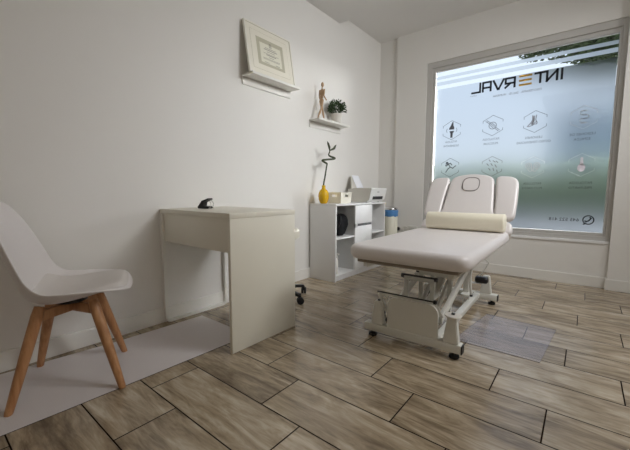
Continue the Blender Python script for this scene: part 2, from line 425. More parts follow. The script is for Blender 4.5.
def hexring(cx, cz, r, m, w=0.004):
    bm = B()
    top = [(cx - r * .9, cz + r * .30), (cx - r * .9, cz + r * .5), (cx, cz + r), (cx + r * .9, cz + r * .5), (cx + r * .9, cz + r * .30)]
    bot = [(x, 2 * cz - z) for x, z in top]
    stroke(bm, top, w); stroke(bm, bot, w)
    return wobj('hexagon_outline', bm, M[m])
def icon(cx, cz, paths, w, m, ds=1.0, hex_m=None, r=.107):
    h = hexring(cx, cz, r, hex_m or m)
    bm = B()
    for p in paths:
        if isinstance(p, dict):   # filled polygon
            prism(bm, [(cx + x * ds, cz + z * ds) for x, z in p['f']], wfn, 1)
        else: stroke(bm, [(cx + x * ds, cz + z * ds) for x, z in p], w)
    return wobj('pictogram', bm, M[m])
def arc(cx, cz, rx, rz, a0, a1, n=10): return [(cx + rx * math.cos(math.radians(a0 + (a1 - a0) * k / n)), cz + rz * math.sin(math.radians(a0 + (a1 - a0) * k / n))) for k in range(n + 1)]
# knee joint
icon(-1.248, 1.585, [dict(f=[(-.028, .008), (.022, .006), (.026, .02), (.016, .045), (.014, .078), (.004, .078), (-.012, .04), (-.026, .02)]),
    dict(f=[(-.022, -.008), (-.012, -.03), (-.010, -.075), (.010, -.072), (.012, -.03), (.026, -.008)]), arc(0, 0, .05, .035, 150, 210, 5), arc(0, 0, .05, .035, -30, 30, 5)], .0045, 'vin_grey', 1.15, None)
# muscle
icon(-.823, 1.588, [arc(0, 0, .036, .036, 0, 360, 16), [(-.07, .05), (-.03, .02)], [(-.06, .058), (-.02, .03)], [(.02, -.03), (.055, -.06)], [(.03, -.02), (.066, -.052)],
    [(-.02, .022), (.022, -.02)], [(-.026, .01), (.008, -.028)], [(-.008, .028), (.028, -.008)]], .005, 'vin_grey')
# foot
icon(-.44, 1.582, [[(-x_, z_) for x_, z_ in q_] for q_ in [[(-.012, .078), (-.006, .02), (-.022, -.012), (-.018, -.03), (.012, -.03), (.03, -.045), (.07, -.056)],
    [(.03, .076), (.026, .025), (.04, -.005), (.06, -.03), (.082, -.052)], [(.006, .07), (.010, .01), (.03, -.03)], [(.018, .07), (.02, .01), (.04, -.03)], [(-.018, .0), (.0, -.01), (.02, -.03)]]], .0065, 'vin_mid', .8, 'vin_grey')
# spine
icon(-.057, 1.575, [arc(.0, .04, .03, .018, 60, 300, 8), arc(0, .005, .036, .018, -120, 120, 8), arc(0, -.03, .03, .018, 60, 300, 8), [(-.02, .06), (.02, .06)], [(-.02, -.055), (.03, -.055)]], .006, 'vin_pale')
# runner
icon(-1.25, 1.160, [[(-x_, z_) for x_, z_ in q_] for q_ in [arc(.035, .052, .010, .010, 0, 360, 8), [(.022, .04), (-.004, .006)], [(.022, .04), (-.004, .05), (-.02, .03)], [(.022, .036), (.045, .02), (.05, .03)],
    [(-.004, .006), (-.03, -.008), (-.062, .018)], [(-.004, .006), (.022, -.014), (.045, -.05)]]], .010, 'vin_grey', 1.0)
# dotted figure / vertebra
icon(-.81, 1.155, [[(-.03, .07), (-.018, .055)], [(.01, .06), (.03, .045)], [(.04, .055), (.055, .04)], [(-.05, .03), (-.035, .012)], [(-.01, .03), (.004, .01)], [(.03, .015), (.045, -.01)],
    [(-.03, -.02), (-.015, -.04)], [(.012, -.02), (.02, -.045)], [(.05, -.04), (.055, -.065)]], .007, 'vin_mid')
# pelvis
icon(-.436, 1.130, [arc(-.035, .015, .026, .03, 20, 330, 10), arc(.035, .015, .026, .03, -150, 160, 10), [(-.012, .03), (-.006, -.03), (.006, -.03), (.012, .03)], [(-.04, -.02), (-.02, -.045), (0, -.03), (.02, -.045), (.04, -.02)],
    arc(-.035, .015, .011, .013, 0, 360, 8), arc(.035, .015, .011, .013, 0, 360, 8)], .0045, 'vin_pink', 1.0, 'vin_pale')
# pregnant figure
icon(-.048, 1.135, [dict(f=arc(0, -.025, .030, .038, 0, 360, 14)[:-1]), dict(f=[(-.012, .0), (-.010, .05), (.010, .05), (.014, .0)]), dict(f=arc(.0, .06, .011, .013, 0, 360, 10)[:-1])], .006, 'vin_pink', 1.0, 'vin_pale')
bm = B(); stroke(bm, arc(.036, .619, .040, .040, 0, 360, 22), .009)
stroke(bm, [(.010, .590), (.002, .577), (.026, .583)], .008)
wobj('phone_bubble', bm, M['logo_k'])
bm = B(); stroke(bm, [(.054, .634), (.044, .618), (.036, .610), (.020, .602)], .011); stroke(bm, [(.056, .636), (.048, .642)], .011); stroke(bm, [(.020, .600), (.013, .609)], .011)
wobj('phone_pictogram', bm, M['logo_k'])
text('small_lettering', 'CLÍNICA', -1.03, 1.928, .012, M['vin_mid'], .07)

# ------------------------------------------------------------------ outside
bm = B(); box(bm, -40, 40, WY + 0.25, 80, -0.25, -0.15); struct('street', bm, M['road'])
tr_rng = random.Random(3)
def tree(cx, cy, h, blobs, n, label, leaf=0.12):
    r = thing('street_tree', label, 'tree', (cx, cy, -0.15))
    bm = B(); tube(bm, [(0, 0, 0), (.05, .02, h * .4), (-.02, 0, h * .75), (.05, 0, h)], [.16, .12, .08, .03], 9)
    for bx, by, bz, br in blobs[4:6]: tube(bm, [(0, 0, h * .86), (bx * .5, by * .5, (h * .86 + bz) / 2), (bx, by, bz)], [.05, .03, .008], 6)
    obj('trunk', bm, M['trunk'], r)
    bm = B(); R = tr_rng
    tot = sum(b[3] ** 2 for b in blobs)
    for bx, by, bz, br in blobs:
        for i in range(int(n * br * br / tot)):
            while True:
                p = Vector((R.uniform(-1, 1), R.uniform(-1, 1), R.uniform(-1, 1)))
                if p.length < 1: break
            p = p * br + Vector((bx, by, bz)); s = leaf * R.uniform(.5, 1.2)
            q = Matrix.Rotation(R.uniform(0, 6.3), 3, 'Z') @ Matrix.Rotation(R.uniform(-1.2, 1.2), 3, 'X')
            bm.faces.new([bm.verts.new(p + q @ Vector(c)) for c in ((-s * .5, 0, 0), (0, -s * .28, .02), (s * .5, 0, 0), (0, s * .28, .02))])
    obj('foliage', bm, M['tleaf'], r, smooth=False)
tree(1.7, 10.5, 5.0, [(-1.5, -.5, 4.50, .62), (-2.2, -.3, 4.68, .60), (-2.9, 0, 4.85, .50), (-3.6, .1, 5.1, .42), (-1.2, -.5, 4.4, .62), (-1.8, -.2, 4.35, .42), (-.4, -.5, 4.7, .9), (-1.0, 0, 5.9, 1.4), (1.2, .3, 5.9, 1.6), (2.0, -.5, 4.8, 1.1)], 52000, 'broad leafy street tree outside the window, its crown above the logo')
# hedge and houses opposite
bm = B(); bmesh.ops.create_grid(bm, x_segments=120, y_segments=1, size=1); bm.clear()
import mathutils.noise as mn
ring_n = 14
prev = None
for i in range(141):
    x = -16 + i * 0.25
    ringv = []
    for k in range(ring_n + 1):
        a = PI * k / ring_n
        p = Vector((x, 17 - math.cos(a) * .8, -.15 + (abs(math.sin(a)) ** .5) * 2.3))
        d = mn.noise(p * 1.7) * .25 + mn.noise(p * 4) * .1
        ringv.append(bm.verts.new(p + Vector((0, -math.cos(a) * d, math.sin(a) * d))))
    if prev:
        for k in range(ring_n): bm.faces.new((prev[k], prev[k + 1], ringv[k + 1], ringv[k]))
    prev = ringv
tag(obj('hedge', bm, M['hedge'], angle=180), 'long green hedge across the street behind the frosted film', 'hedge')
def house(x0, x1, y, h, label):
    r = thing('house', label, 'building', ((x0 + x1) / 2, y, -.15)); w = (x1 - x0) / 2
    pbox('wall', (-w, w, 0, 7, 0, h), M['facade'], r, 0)
    pbox('roof', (-w - .3, w + .3, -.3, 7.3, h, h + .3), M['roof'], r, 0)
    for fl in range(int(h // 2.9)):
        for k in range(int(2 * w // 2.6)):
            cx = -w + 1.5 + k * 2.6
            pbox('window', (cx - .5, cx + .5, -.04, .02, fl * 2.9 + 1.0, fl * 2.9 + 2.3), M['facglass'], r, 0)
house(-2.0, 9.0, 24, 6.2, 'pale blue-grey house across the street, behind the right of the window')

# ------------------------------------------------------------------ desk
d = thing('desk', 'white laminate desk standing end-on against the left wall', 'desk', (-1.80, 1.32, 0))
dx, dy = -1.80, 1.32
def L(x0, x1, y0, y1, z0, z1, ox=dx, oy=dy): return (x0 - ox, x1 - ox, y0 - oy, y1 - oy, z0, z1)
pbox('tabletop', L(-2.166, -1.433, 1.078, 1.585, .7355, .765), M['desk'], d, .0015)
pbox('side_panel', L(-1.456, -1.434, 1.080, 1.583, .002, .735), M['desk'], d, .0012)
pbox('back_panel', L(-2.133, -1.457, 1.085, 1.101, .553, .735), M['desk'], d, .001)
pbox('drawer_front', L(-2.133, -1.457, 1.565, 1.581, .605, .735), M['desk'], d, .001)
bm = B()   # rounded steel leg frame on the wall side
fr = [(1.082, .735), (1.082, .05), (1.086, .025), (1.097, .012), (1.12, .0085), (1.50, .0085), (1.545, .012), (1.557, .025), (1.561, .05), (1.561, .735)]
for p, q in zip(fr, fr[1:]): bar(bm, (-2.150 - dx, p[0] - dy, p[1]), (-2.150 - dx, q[0] - dy, q[1]), .020, .032, up=(1, 0, 0))
obj('leg_frame', bm, M['deskmetal'], d)

# the clip on the desk
c = thing('binder_clip', 'small black clip with wire handle on the back of the desk top', 'clip', (-1.93, 1.265, .7655), .35)
c.scale = (1.15, 1.15, 1.2)
bm = B()
def clipfn(a, b, t): return (b, -.030 + a * 0 + t, a)
prof = [(-.036, .002), (.028, .002), (.034, .008), (.030, .014), (-.006, .016), (-.002, .036), (.036, .052), (.030, .058), (-.012, .044), (-.030, .022), (-.040, .010)]
prism(bm, [(x, z) for x, z in prof], lambda a, b, t: (a, t - .02, b), .04)
obj('jaw', bm, M['black'], c)
bm = B(); tube(bm, [(.010, -.016, .010), (.040, -.016, .004), (.044, -.014, .030), (.034, -.008, .046), (.034, .008, .046), (.044, .014, .030), (.040, .016, .004), (.010, .016, .010)], .0016, 6)
obj('wire_handle', bm, M['chrome'], c)

# ------------------------------------------------------------------ chair
ch = thing('chair', 'white shell chair with seat pad and splayed beech legs beside the desk', 'chair', (-1.826, .474, 0), -math.atan2(.40, .91))
def interp(keys, t):
    for (a, va), (b, vb) in zip(keys, keys[1:]):
        if t <= b:
            s = (t - a) / (b - a); s = s * s * (3 - 2 * s)
            if isinstance(va, tuple): return tuple(x + (y - x) * s for x, y in zip(va, vb))
            return va + (vb - va) * s
    return keys[-1][1]
def catmull(P, t):
    n = len(P) - 1; f = max(0, min(n - 1e-6, t * n)); i = int(f); s = f - i
    p0, p1, p2, p3 = P[max(i - 1, 0)], P[i], P[i + 1], P[min(i + 2, n)]
    return tuple(.5 * ((2 * b) + (-a + c_) * s + (2 * a - 5 * b + 4 * c_ - d_) * s * s + (-a + 3 * b - 3 * c_ + d_) * s ** 3) for a, b, c_, d_ in zip(p0, p1, p2, p3))
# keys from the front lip to the top of the back: centre line y, z; rim y, z; half width
KEYS = [(.250, .430, .240, .431, .12), (.232, .446, .222, .447, .185), (.17, .440, .16, .457, .220), (.08, .412, .07, .466, .236), (-.01, .394, -.01, .470, .240), (-.085, .396, -.06, .480, .242),
        (-.138, .430, -.10, .520, .240), (-.170, .51, -.128, .585, .234), (-.198, .605, -.158, .66, .218), (-.223, .70, -.192, .74, .192), (-.243, .785, -.228, .808, .15), (-.256, .835, -.25, .84, .08)]
def shell_pt(u, t, off=0.0):
    cy_, cz_, ry_, rz_, w = catmull(KEYS, t)
    y2, z2 = catmull(KEYS, min(1, t + .02))[:2]; y1, z1 = catmull(KEYS, max(0, t - .02))[:2]
    ty, tz = y2 - y1, z2 - z1; l = math.hypot(ty, tz); ny, nz = tz / l, -ty / l
    k = abs(u) ** 2.4
    return Vector((math.copysign(abs(u) ** .92, u) * w, cy_ + (ry_ - cy_) * k + ny * off, cz_ + (rz_ - cz_) * k + nz * off))
bm = B(); nu, nt_ = 28, 46
g = [[bm.verts.new(shell_pt(-1 + 2 * i / nu, j / nt_)) for i in range(nu + 1)] for j in range(nt_ + 1)]
for j in range(nt_):
    for i in range(nu): bm.faces.new((g[j][i], g[j][i + 1], g[j + 1][i + 1], g[j + 1][i]))
sh = obj('seat_shell', bm, M['shell'], ch, angle=180)
md = sh.modifiers.new('s', 'SOLIDIFY'); md.thickness = .009; md.offset = 0
md = sh.modifiers.new('b', 'SUBSURF'); md.levels = 1; md.render_levels = 1
bm = B()
ta, tb = .085, .56
g = []
for j in range(21):
    s = j / 20; t = ta + (tb - ta) * s
    edge = min(1, (max(0, 1 - abs(2 * s - 1) ** 4)) ** .4)
    row = []
    for i in range(21):
        u = (-1 + 2 * i / 20)
        e = (max(0, 1 - abs(u) ** 8)) ** .5 * (max(0, 1 - abs(2 * s - 1) ** 8)) ** .5
        uu = u * .84 * (.80 + .20 * edge)
        row.append(bm.verts.new(shell_pt(uu, t, .005 + .020 * e * (1 - max(0, (s - .6) / .4) ** 1.5))))
    g.append(row)
for j in range(20):
    for i in range(20): bm.faces.new((g[j][i], g[j][i + 1], g[j + 1][i + 1], g[j + 1][i]))
obj('seat_pad', bm, M['cushion'], ch, angle=180)
# feet measured on the floor, in chair coordinates
inv = Matrix.Rotation(math.atan2(.40, .91), 3, 'Z')
feet = [Vector((-1.712, .212, 0)), Vector((-2.085, .392, 0)), Vector((-1.565, .575, 0)), Vector((-1.925, .728, 0))]
fl_ = [inv @ (f - Vector((-1.826, .474, 0))) for f in feet]
for f in fl_:
    top = Vector((f.x * .48, f.y * .48, .392)); dn = (top - f).normalized()
    bm = B(); n = 12
    pts = [f + (top - f) * t for t in (0, .03, .3, .6, .9, 1.0)]
    tube(bm, pts, [.0135, .0150, .0185, .0215, .0225, .019], 12)
    lg = obj('leg', bm, M['beech'], ch)
    for v in lg.data.vertices: v.co.z = max(v.co.z, 0)
bm = B()
for a, b_ in ((0, 3), (1, 2)):
    P, Q = fl_[a] * .52, fl_[b_] * .52
    bar(bm, (P.x, P.y, .352), (Q.x, Q.y, .352), .024, .042, bev=.003)
obj('cross_brace', bm, M['beech'], ch)
bm = B(); lathe(bm, [(.0, .374), (.055, .374), (.065, .378), (.065, .388), (0, .388)], seg=24); obj('mounting_plate', bm, M['black'], ch)

# ------------------------------------------------------------------ floor mats
M['mat_edge_shade'] = mat('vinyl_edge_shade', srgb(58, 52, 50), 0.6)  # dark shadow line along the mats, painted into their cut sides
def mat_edge_shade(o):
    o.data.materials.append(M['mat_edge_shade'])
    for p in o.data.polygons:
        if abs(p.normal.z) < .5: p.material_index = 1
bm = B(); prism(bm, round_poly([(-1.555, 1.30), (-2.068, 1.30), (-2.085, .75), (-2.14, .2), (-2.14, -.25), (-1.60, -.25), (-1.575, .4)][::-1], [.04, .01, .01, .03, .03, .01, .01], 4), lambda a, b, t: (a, b, .0005 + t), .0022)
tag(obj('floor_mat', bm, M['mat_milky'], smooth=False), 'milky plastic floor mat under the shell chair and desk', 'mat')
mat_edge_shade(bpy.context.scene.objects['floor_mat'])
bm = B(); prism(bm, [(-.56, 2.025), (-.128, 2.022), (-.091, 2.579), (-.50, 2.612)], lambda a, b, t: (a, b, .0005 + t), .0025)
tag(obj('floor_mat', bm, M['mat_clear'], smooth=False), 'clear plastic floor mat on the right of the treatment table', 'mat')
mat_edge_shade(bpy.context.scene.objects['floor_mat.001'])

# ------------------------------------------------------------------ swivel stool behind the desk
sx, sy = -1.93, 1.93
st = thing('stool', 'white swivel stool on black casters, half hidden behind the desk', 'stool', (sx, sy, 0))
bm = B(); lathe(bm, [(0, .50), (.155, .50), (.172, .508), (.176, .53), (.172, .565), (.155, .58), (0, .582)], seg=32); obj('seat', bm, M['basket'], st)
bm = B(); lathe(bm, [(.0, .10), (.026, .10), (.026, .30), (.014, .305), (.014, .49), (.06, .492), (.06, .5), (0, .5)], seg=20); obj('column', bm, M['chrome'], st)
bm = B(); lathe(bm, [(0, .075), (.035, .075), (.035, .115), (0, .12)], seg=20)
for k in range(5):
    a = k * 2 * PI / 5 + 1.24
    bar(bm, (.02 * math.cos(a), .02 * math.sin(a), .098), (.235 * math.cos(a), .235 * math.sin(a), .070), .036, .022, bev=.004)
obj('star_base', bm, M['black'], st)
for k in range(5):
    a = k * 2 * PI / 5 + 1.24; px, py = .24 * math.cos(a), .24 * math.sin(a); t = a + .9
    bm = B()
    for s in (-.012, .012):
        ox, oy = -math.sin(t) * s, math.cos(t) * s
        n = 16; w = .008
        dv = Vector((-math.sin(t), math.cos(t), 0))
        ctr = Vector((px, py, .0285)) + dv * s
        tube(bm, [ctr - dv * w, ctr - dv * w * .8, ctr + dv * w * .8, ctr + dv * w], [.023, .0275, .0275, .023], 16)
    tube(bm, [(px, py, .03), (px, py, .068)], .008, 8)
    obj('caster', bm, M['rubber'], st)

# ------------------------------------------------------------------ cabinet
cx0, cx1, cy0, cy1 = -2.155, -1.838, 2.608, 3.618
cb = thing('storage_cabinet', 'white low storage cabinet with open compartments along the left wall', 'cabinet', ((cx0 + cx1) / 2, (cy0 + cy1) / 2, 0))
ox, oy = (cx0 + cx1) / 2, (cy0 + cy1) / 2
def CL(x0, x1, y0, y1, z0, z1): return (x0 - ox, x1 - ox, y0 - oy, y1 - oy, z0, z1)
t = .016; yA, yB = 2.955, 3.285
pbox('cabinet_top', CL(cx0, cx1 + .006, cy0 - .002, cy1 + .002, .742, .760), M['cab'], cb)
for y_ in (cy0, cy1 - t): pbox('side_panel', CL(cx0, cx1, y_, y_ + t, 0.001, .742), M['cab'], cb, .001)
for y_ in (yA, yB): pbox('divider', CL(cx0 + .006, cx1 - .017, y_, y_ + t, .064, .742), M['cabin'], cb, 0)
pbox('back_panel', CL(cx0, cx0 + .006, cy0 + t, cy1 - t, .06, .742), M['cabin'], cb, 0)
pbox('bottom_panel', CL(cx0, cx1, cy0 + t, cy1 - t, .048, .064), M['cab'], cb)
pbox('plinth', CL(cx0 + .02, cx1 - .014, cy0 + t, cy1 - t, .001, .048), M['cab'], cb)
pbox('shelf', CL(cx0 + .006, cx1 - .006, cy0 + t, yA, .412, .428), M['cab'], cb)
pbox('shelf', CL(cx0 + .006, cx1 - .006, yB + t, cy1 - t, .412, .428), M['cab'], cb)
pbox('drawer', CL(cx1 - .016, cx1 + .004, yA - .002, yB + t + .002, .545, .737), M['cab'], cb, .002)
dr = pbox('door', CL(cx1 - .016, cx1 + .004, yA - .002, yB + t + .002, .066, .518), M['cab'], cb, .002)
pbox('handle_recess', CL(cx1 - .02, cx1 - .006, yA + .02, yB + t, .518, .545), M['dark'], cb, 0, 'dark finger gap')
pbox('handle_rail', CL(cx1 - .004, cx1 + .014, yA - .012, yA + .03, .510, .546), M['steel'], cb, .003)
# things in it
bm = B(); R = random.Random(5)
bmesh.ops.create_icosphere(bm, subdivisions=4, radius=1)
for v in bm.verts:
    p = v.co.copy(); n = .95 + .22 * mn.noise(p * 1.5 + Vector((3, 1, 0))) + .08 * mn.noise(p * 4) - .38 * math.exp(-((p.y - .1) / .26) ** 2) * max(0, p.z + .1)
    sgn = lambda q, e: math.copysign(abs(q) ** e, q)
    v.co = Vector((sgn(p.x, .75) * .10 * n, sgn(p.y, .7) * .125 * n, max(-.118, sgn(p.z, .75) * .122 * n)))
bg = thing('bag', 'rumpled black bag in the upper left compartment of the cabinet', 'bag', (-1.96, 2.79, .4285))
for v in bm.verts: v.co.z += .118
obj('bag_body', bm, M['bagfab'], bg, angle=180)
bm = B(); tube(bm, [(.085, -.09, .10), (.105, -.08, .16), (.085, -.05, .205), (.05, -.02, .222)], .009, 8); obj('strap', bm, M['black'], bg)
bo = thing('spray_bottle', 'small white bottle in the lower left compartment of the cabinet', 'bottle', (-1.90, 2.69, .0645))
bm = B(); lathe(bm, [(0, 0), (.028, 0), (.031, .005), (.031, .12), (.024, .15), (.012, .16), (.012, .175), (0, .175)], seg=20); obj('bottle_body', bm, M['pot'], bo)
bm = B(); lathe(bm, [(0, .1755), (.014, .1755), (.014, .20), (0, .20)], seg=14); bar(bm, (0, 0, .195), (.045, 0, .20), .016, .014); bar(bm, (.014, 0, .185), (.034, 0, .155), .008, .008); obj('spray_head', bm, M['pot'], bo)

# on the cabinet
zc = .7605
va = thing('vase', 'small yellow vase on the near end of the cabinet', 'vase', (-2.02, 2.655, zc))
bm = B(); lathe(bm, [(0, 0), (.026, 0), (.037, .012), (.050, .045), (.053, .075), (.049, .105), (.036, .130), (.021, .145), (.018, .158), (.019, .178), (.016, .180), (.014, .160), (0, .155)], seg=28)
obj('vase_body', bm, M['vase'], va, angle=70)
bs = thing('bamboo_stalk', 'curly lucky bamboo stalk standing in the yellow vase', 'plant', (-2.02, 2.655, zc + .157))
bm = B()
zz = -zc - .157
pts = [(0, 0, .001), (0, .001, .04), (0, .022, .11), (0, .045, .205), (0, .052, .235), (-.01, .02, .252), (-.015, -.005, .268), (.01, .04, .276), (.025, .13, .288), (.02, .155, .300), (-.005, .115, .314), (-.005, .085, .328), (0, .092, .35), (0, .098, .375)]
dens = []
P_ = [Vector(p) for p in pts]
for i in range(len(P_) - 1):
    for k in range(4):
        dens.append(Vector(catmull([tuple(q) for q in P_], (i + k / 4) / (len(P_) - 1))))
dens.append(P_[-1])
tube(bm, dens, [.008 - .002 * i / len(dens) + (.003 if .3 < i / len(dens) < .8 else 0) for i in range(len(dens))], 8)
obj('stalk', bm, M['bamboo'], bs, angle=180)
for s, e in (((0, .096, .37), (.0, .055, .457)), ((0, .098, .37), (0, .21, .440))):
    bm = B(); s, e = Vector(s), Vector(e)
    m1 = s.lerp(e, .5) + Vector((.01, 0, -.012))
    tube(bm, [s, s.lerp(m1, .6), m1, m1.lerp(e, .6), e], [.005, .010, .012, .010, .001], 6)
    obj('leaf', bm, M['bamboo'], bs)
# basket
bk = thing('basket', 'cream plastic basket with handle slots between vase and printer', 'basket', (-1.985, 2.885, zc))
bm = B()
def taper(poly_b, poly_t, z0, z1, th):
    pass
hx, hy, hb = .083, .100, .92
def bk_wall(bm, p0, p1, q0, q1, slot, mvec):
    # quad wall from bottom edge p0-p1 to top edge q0-q1 with a handle slot, given thickness vector
    f = lambda u, v: (Vector(p0).lerp(Vector(p1), u)).lerp(Vector(q0).lerp(Vector(q1), u), v)
    us = [0, .32, .68, 1]; vs = [0, .60, .82, 1]
    for i in range(3):
        for j in range(3):
            if i == 1 and j == 1 and slot: continue
            c_ = [f(us[i], vs[j]), f(us[i + 1], vs[j]), f(us[i + 1], vs[j + 1]), f(us[i], vs[j + 1])]
            a = [bm.verts.new(x) for x in c_]; b2 = [bm.verts.new(x + Vector(mvec)) for x in c_]
            bm.faces.new(a); bm.faces.new(b2[::-1])
            for k in range(4): bm.faces.new((a[k], b2[k], b2[(k + 1) % 4], a[(k + 1) % 4]))
H_ = .108; bx_, by_ = hx * hb, hy * hb
cb_ = [(-bx_, -by_, 0), (bx_, -by_, 0), (bx_, by_, 0), (-bx_, by_, 0)]; ct_ = [(-hx, -hy, H_), (hx, -hy, H_), (hx, hy, H_), (-hx, hy, H_)]
for k, mv in enumerate(((0, .003, 0), (-.003, 0, 0), (0, -.003, 0), (.003, 0, 0))):
    k2 = (k + 1) % 4; bk_wall(bm, cb_[k], cb_[k2], ct_[k], ct_[k2], True, mv)
box(bm, -bx_, bx_, -by_, by_, 0, .003)
obj('basket_body', bm, M['basket'], bk, smooth=False)
bm = B(); ring_pts = [(-hx - .002, -hy - .002), (hx + .002, -hy - .002), (hx + .002, hy + .002), (-hx - .002, hy + .002)]
for k in range(4):
    a, b_ = ring_pts[k], ring_pts[(k + 1) % 4]; bar(bm, (*a, H_), (*b_, H_), .008, .006)
obj('rim', bm, M['basket'], bk)
# printer
pr = thing('printer', 'white inkjet printer with raised paper tray on the far end of the cabinet', 'printer', (-1.99, 3.40, zc))
py0, py1 = -.165, .19
bm = B(); prism(bm, round_poly([(-.125, 0.004), (.118, 0.004), (.150, .030), (.178, .145), (.172, .155), (-.03, .160), (-.125, .150)], [.005, .01, .02, .008, .005, .02, .01], 4), lambda a, b, t: (a, py0 + t, b), py1 - py0)
obj('printer_body', bm, M['printer_side'], pr)
bm = B()
def face(a, b): # front slanted face strip
    return a
prism(bm, [(.1215, .004), (.152, .029), (.181, .146), (.176, .158), (.02, .1635), (.02, .1605), (.174, .1555), (.1775, .146), (.149, .031), (.119, .006)], lambda a, b, t: (a, py0 - .001 + t, b), py1 - py0 + .002)
obj('front_cover', bm, M['printer'], pr)
def slant(z): return .152 + (z - .029) * (.029 / .117)
bm = B(); bar(bm, (slant(.05) + .001, py0 + .07, .050), (slant(.05) + .001, py1 - .06, .050), .034, .004, up=(1, 0, -.25)); obj('output_slot', bm, M['black'], pr, smooth=False)
bm = B(); bar(bm, (slant(.115) + .002, -.02, .115), (slant(.115) + .002, .02, .115), .006, .002, up=(1, 0, -.25)); obj('status_light', bm, M['dark'], pr)
for k in range(4): pbox('rubber_foot', (-.115 + (k % 2) * .21, -.095 + (k % 2) * .21, py0 + .03 + (k // 2) * .25, py0 + .05 + (k // 2) * .25, 0, .005), M['rubber'], pr, 0)
bm = B()
trf = lambda a, b, t: (-.070 - b * .46 - t * .89, a, .158 + b * .89 - t * .46)
prism(bm, round_poly([(py0 - .01, -.01), (.10, -.01), (.095, .155), (-.075, .155)], .008, 3), trf, .012); obj('paper_tray', bm, M['printer_side'], pr)
bm = B(); prism(bm, [(-.065, .0), (.085, .0), (.085, .165), (-.065, .165)], lambda a, b, t: (-.067 - b * .46 + t * .89, a, .160 + b * .89 + t * .46), .002); obj('paper_stack', bm, M['paper'], pr, smooth=False, label='white paper')

# ------------------------------------------------------------------ bin
bn = thing('trash_bin', 'round cream pedal bin with blue liner beyond the cabinet', 'bin', (-1.855, 3.80, 0))
bm = B(); lathe(bm, [(0, .001), (.098, .001), (.102, .01), (.102, .60), (.098, .605), (0, .605)], seg=36); obj('bin_body', bm, M['bin'], bn, angle=50)
bm = B(); lathe(bm, [(.103, .560), (.107, .572), (.105, .600), (.112, .622), (.107, .632), (.098, .634), (.096, .6055), (.103, .6055)], seg=36)
for v in bm.verts:
    a = math.atan2(v.co.y, v.co.x); v.co += Vector((math.cos(a), math.sin(a), 0)) * .003 * math.sin(a * 11) + Vector((0, 0, .004 * math.sin(a * 7 + 1))) * (1 if v.co.z < .58 else .3)
obj('liner', bm, M['bluebag'], bn, angle=180)
bm = B(); lathe(bm, [(0, .634), (.100, .634), (.106, .640), (.106, .650), (.096, .662), (.07, .672), (0, .678)], seg=36); obj('lid', bm, M['chrome'], bn, angle=60)
pbox('pedal', (-.02, .02, -.135, -.095, .008, .018), M['black'], bn)

for c_ in bn.children: c_.scale = (.84, .84, 1.035)

# ------------------------------------------------------------------ sockets on the back wall
def socket(x, z, round_, label, plug=False, w=.04, h=.04):
    wy = WY if x > -1.918 else WY + .03
    r = thing('wall_socket', label, 'socket', (x, wy, z))
    bm = B()
    if round_:
        lathe(bm, [(0, 0), (.034, 0), (.038, .004), (.038, .008), (.030, .010), (.026, .005), (0, .005)], seg=24)
        for v in bm.verts: v.co = Vector((v.co.x, -v.co.z, v.co.y))
    else: box(bm, -w, w, -.010, 0, -h, h, .004)
    obj('cover_plate', bm, M['socket'], r)
    if plug:
        bm = B(); lathe(bm, [(0, .0055), (.022, .0055), (.024, .02), (.018, .045), (.010, .05), (0, .05)], seg=18)
        for v in bm.verts: v.co = Vector((v.co.x, -v.co.z, v.co.y))
        obj('plug', bm, M['black'], r, label='black plug')
    else:
        for s in (-1, 1):
            bm = B(); lathe(bm, [(0, 0), (.003, 0), (.003, .0015), (0, .0015)], seg=8)
            for v in bm.verts: v.co = Vector((v.co.x + s * .009, -v.co.z - (.0055 if round_ else .0102), v.co.y))
            obj('socket_hole', bm, M['dark'], r)
socket(-1.85, .405, True, 'round wall socket with a black plug in it, next to the bin', True)
socket(-1.755, .408, True, 'empty round wall socket right of the plugged-in one')
socket(-1.655, .425, False, 'white double wall plate behind the treatment table, nearest the window', w=.055, h=.03)

# ------------------------------------------------------------------ wall shelves
def shelf(y0, y1, z, label):
    r = thing('wall_shelf', label, 'shelf', (WX, (y0 + y1) / 2, z)); hw = (y1 - y0) / 2
    pbox('shelf_board', (.0005, .118, -hw, hw, -.012, 0), M['shelf'], r, .001)
    pbox('front_lip', (.1185, .128, -hw, hw, -.014, .006), M['shelf'], r, .001)
    pbox('back_rail', (.0005, .010, -hw, hw, -.072, -.0125), M['shelf'], r, .001)
    bm = B(); lathe(bm, [(0, 0), (.004, 0), (.004, .002), (0, .0025)], seg=10)
    for v in bm.verts: v.co = Vector((v.co.z + .0105, v.co.x, v.co.y - .03))
    obj('screw', bm, M['steel'], r)
    return r
shelf(1.780, 2.332, 1.795, 'white picture ledge holding the framed certificate')
shelf(2.608, 3.145, 1.586, 'white picture ledge holding the wooden figure and potted plant')
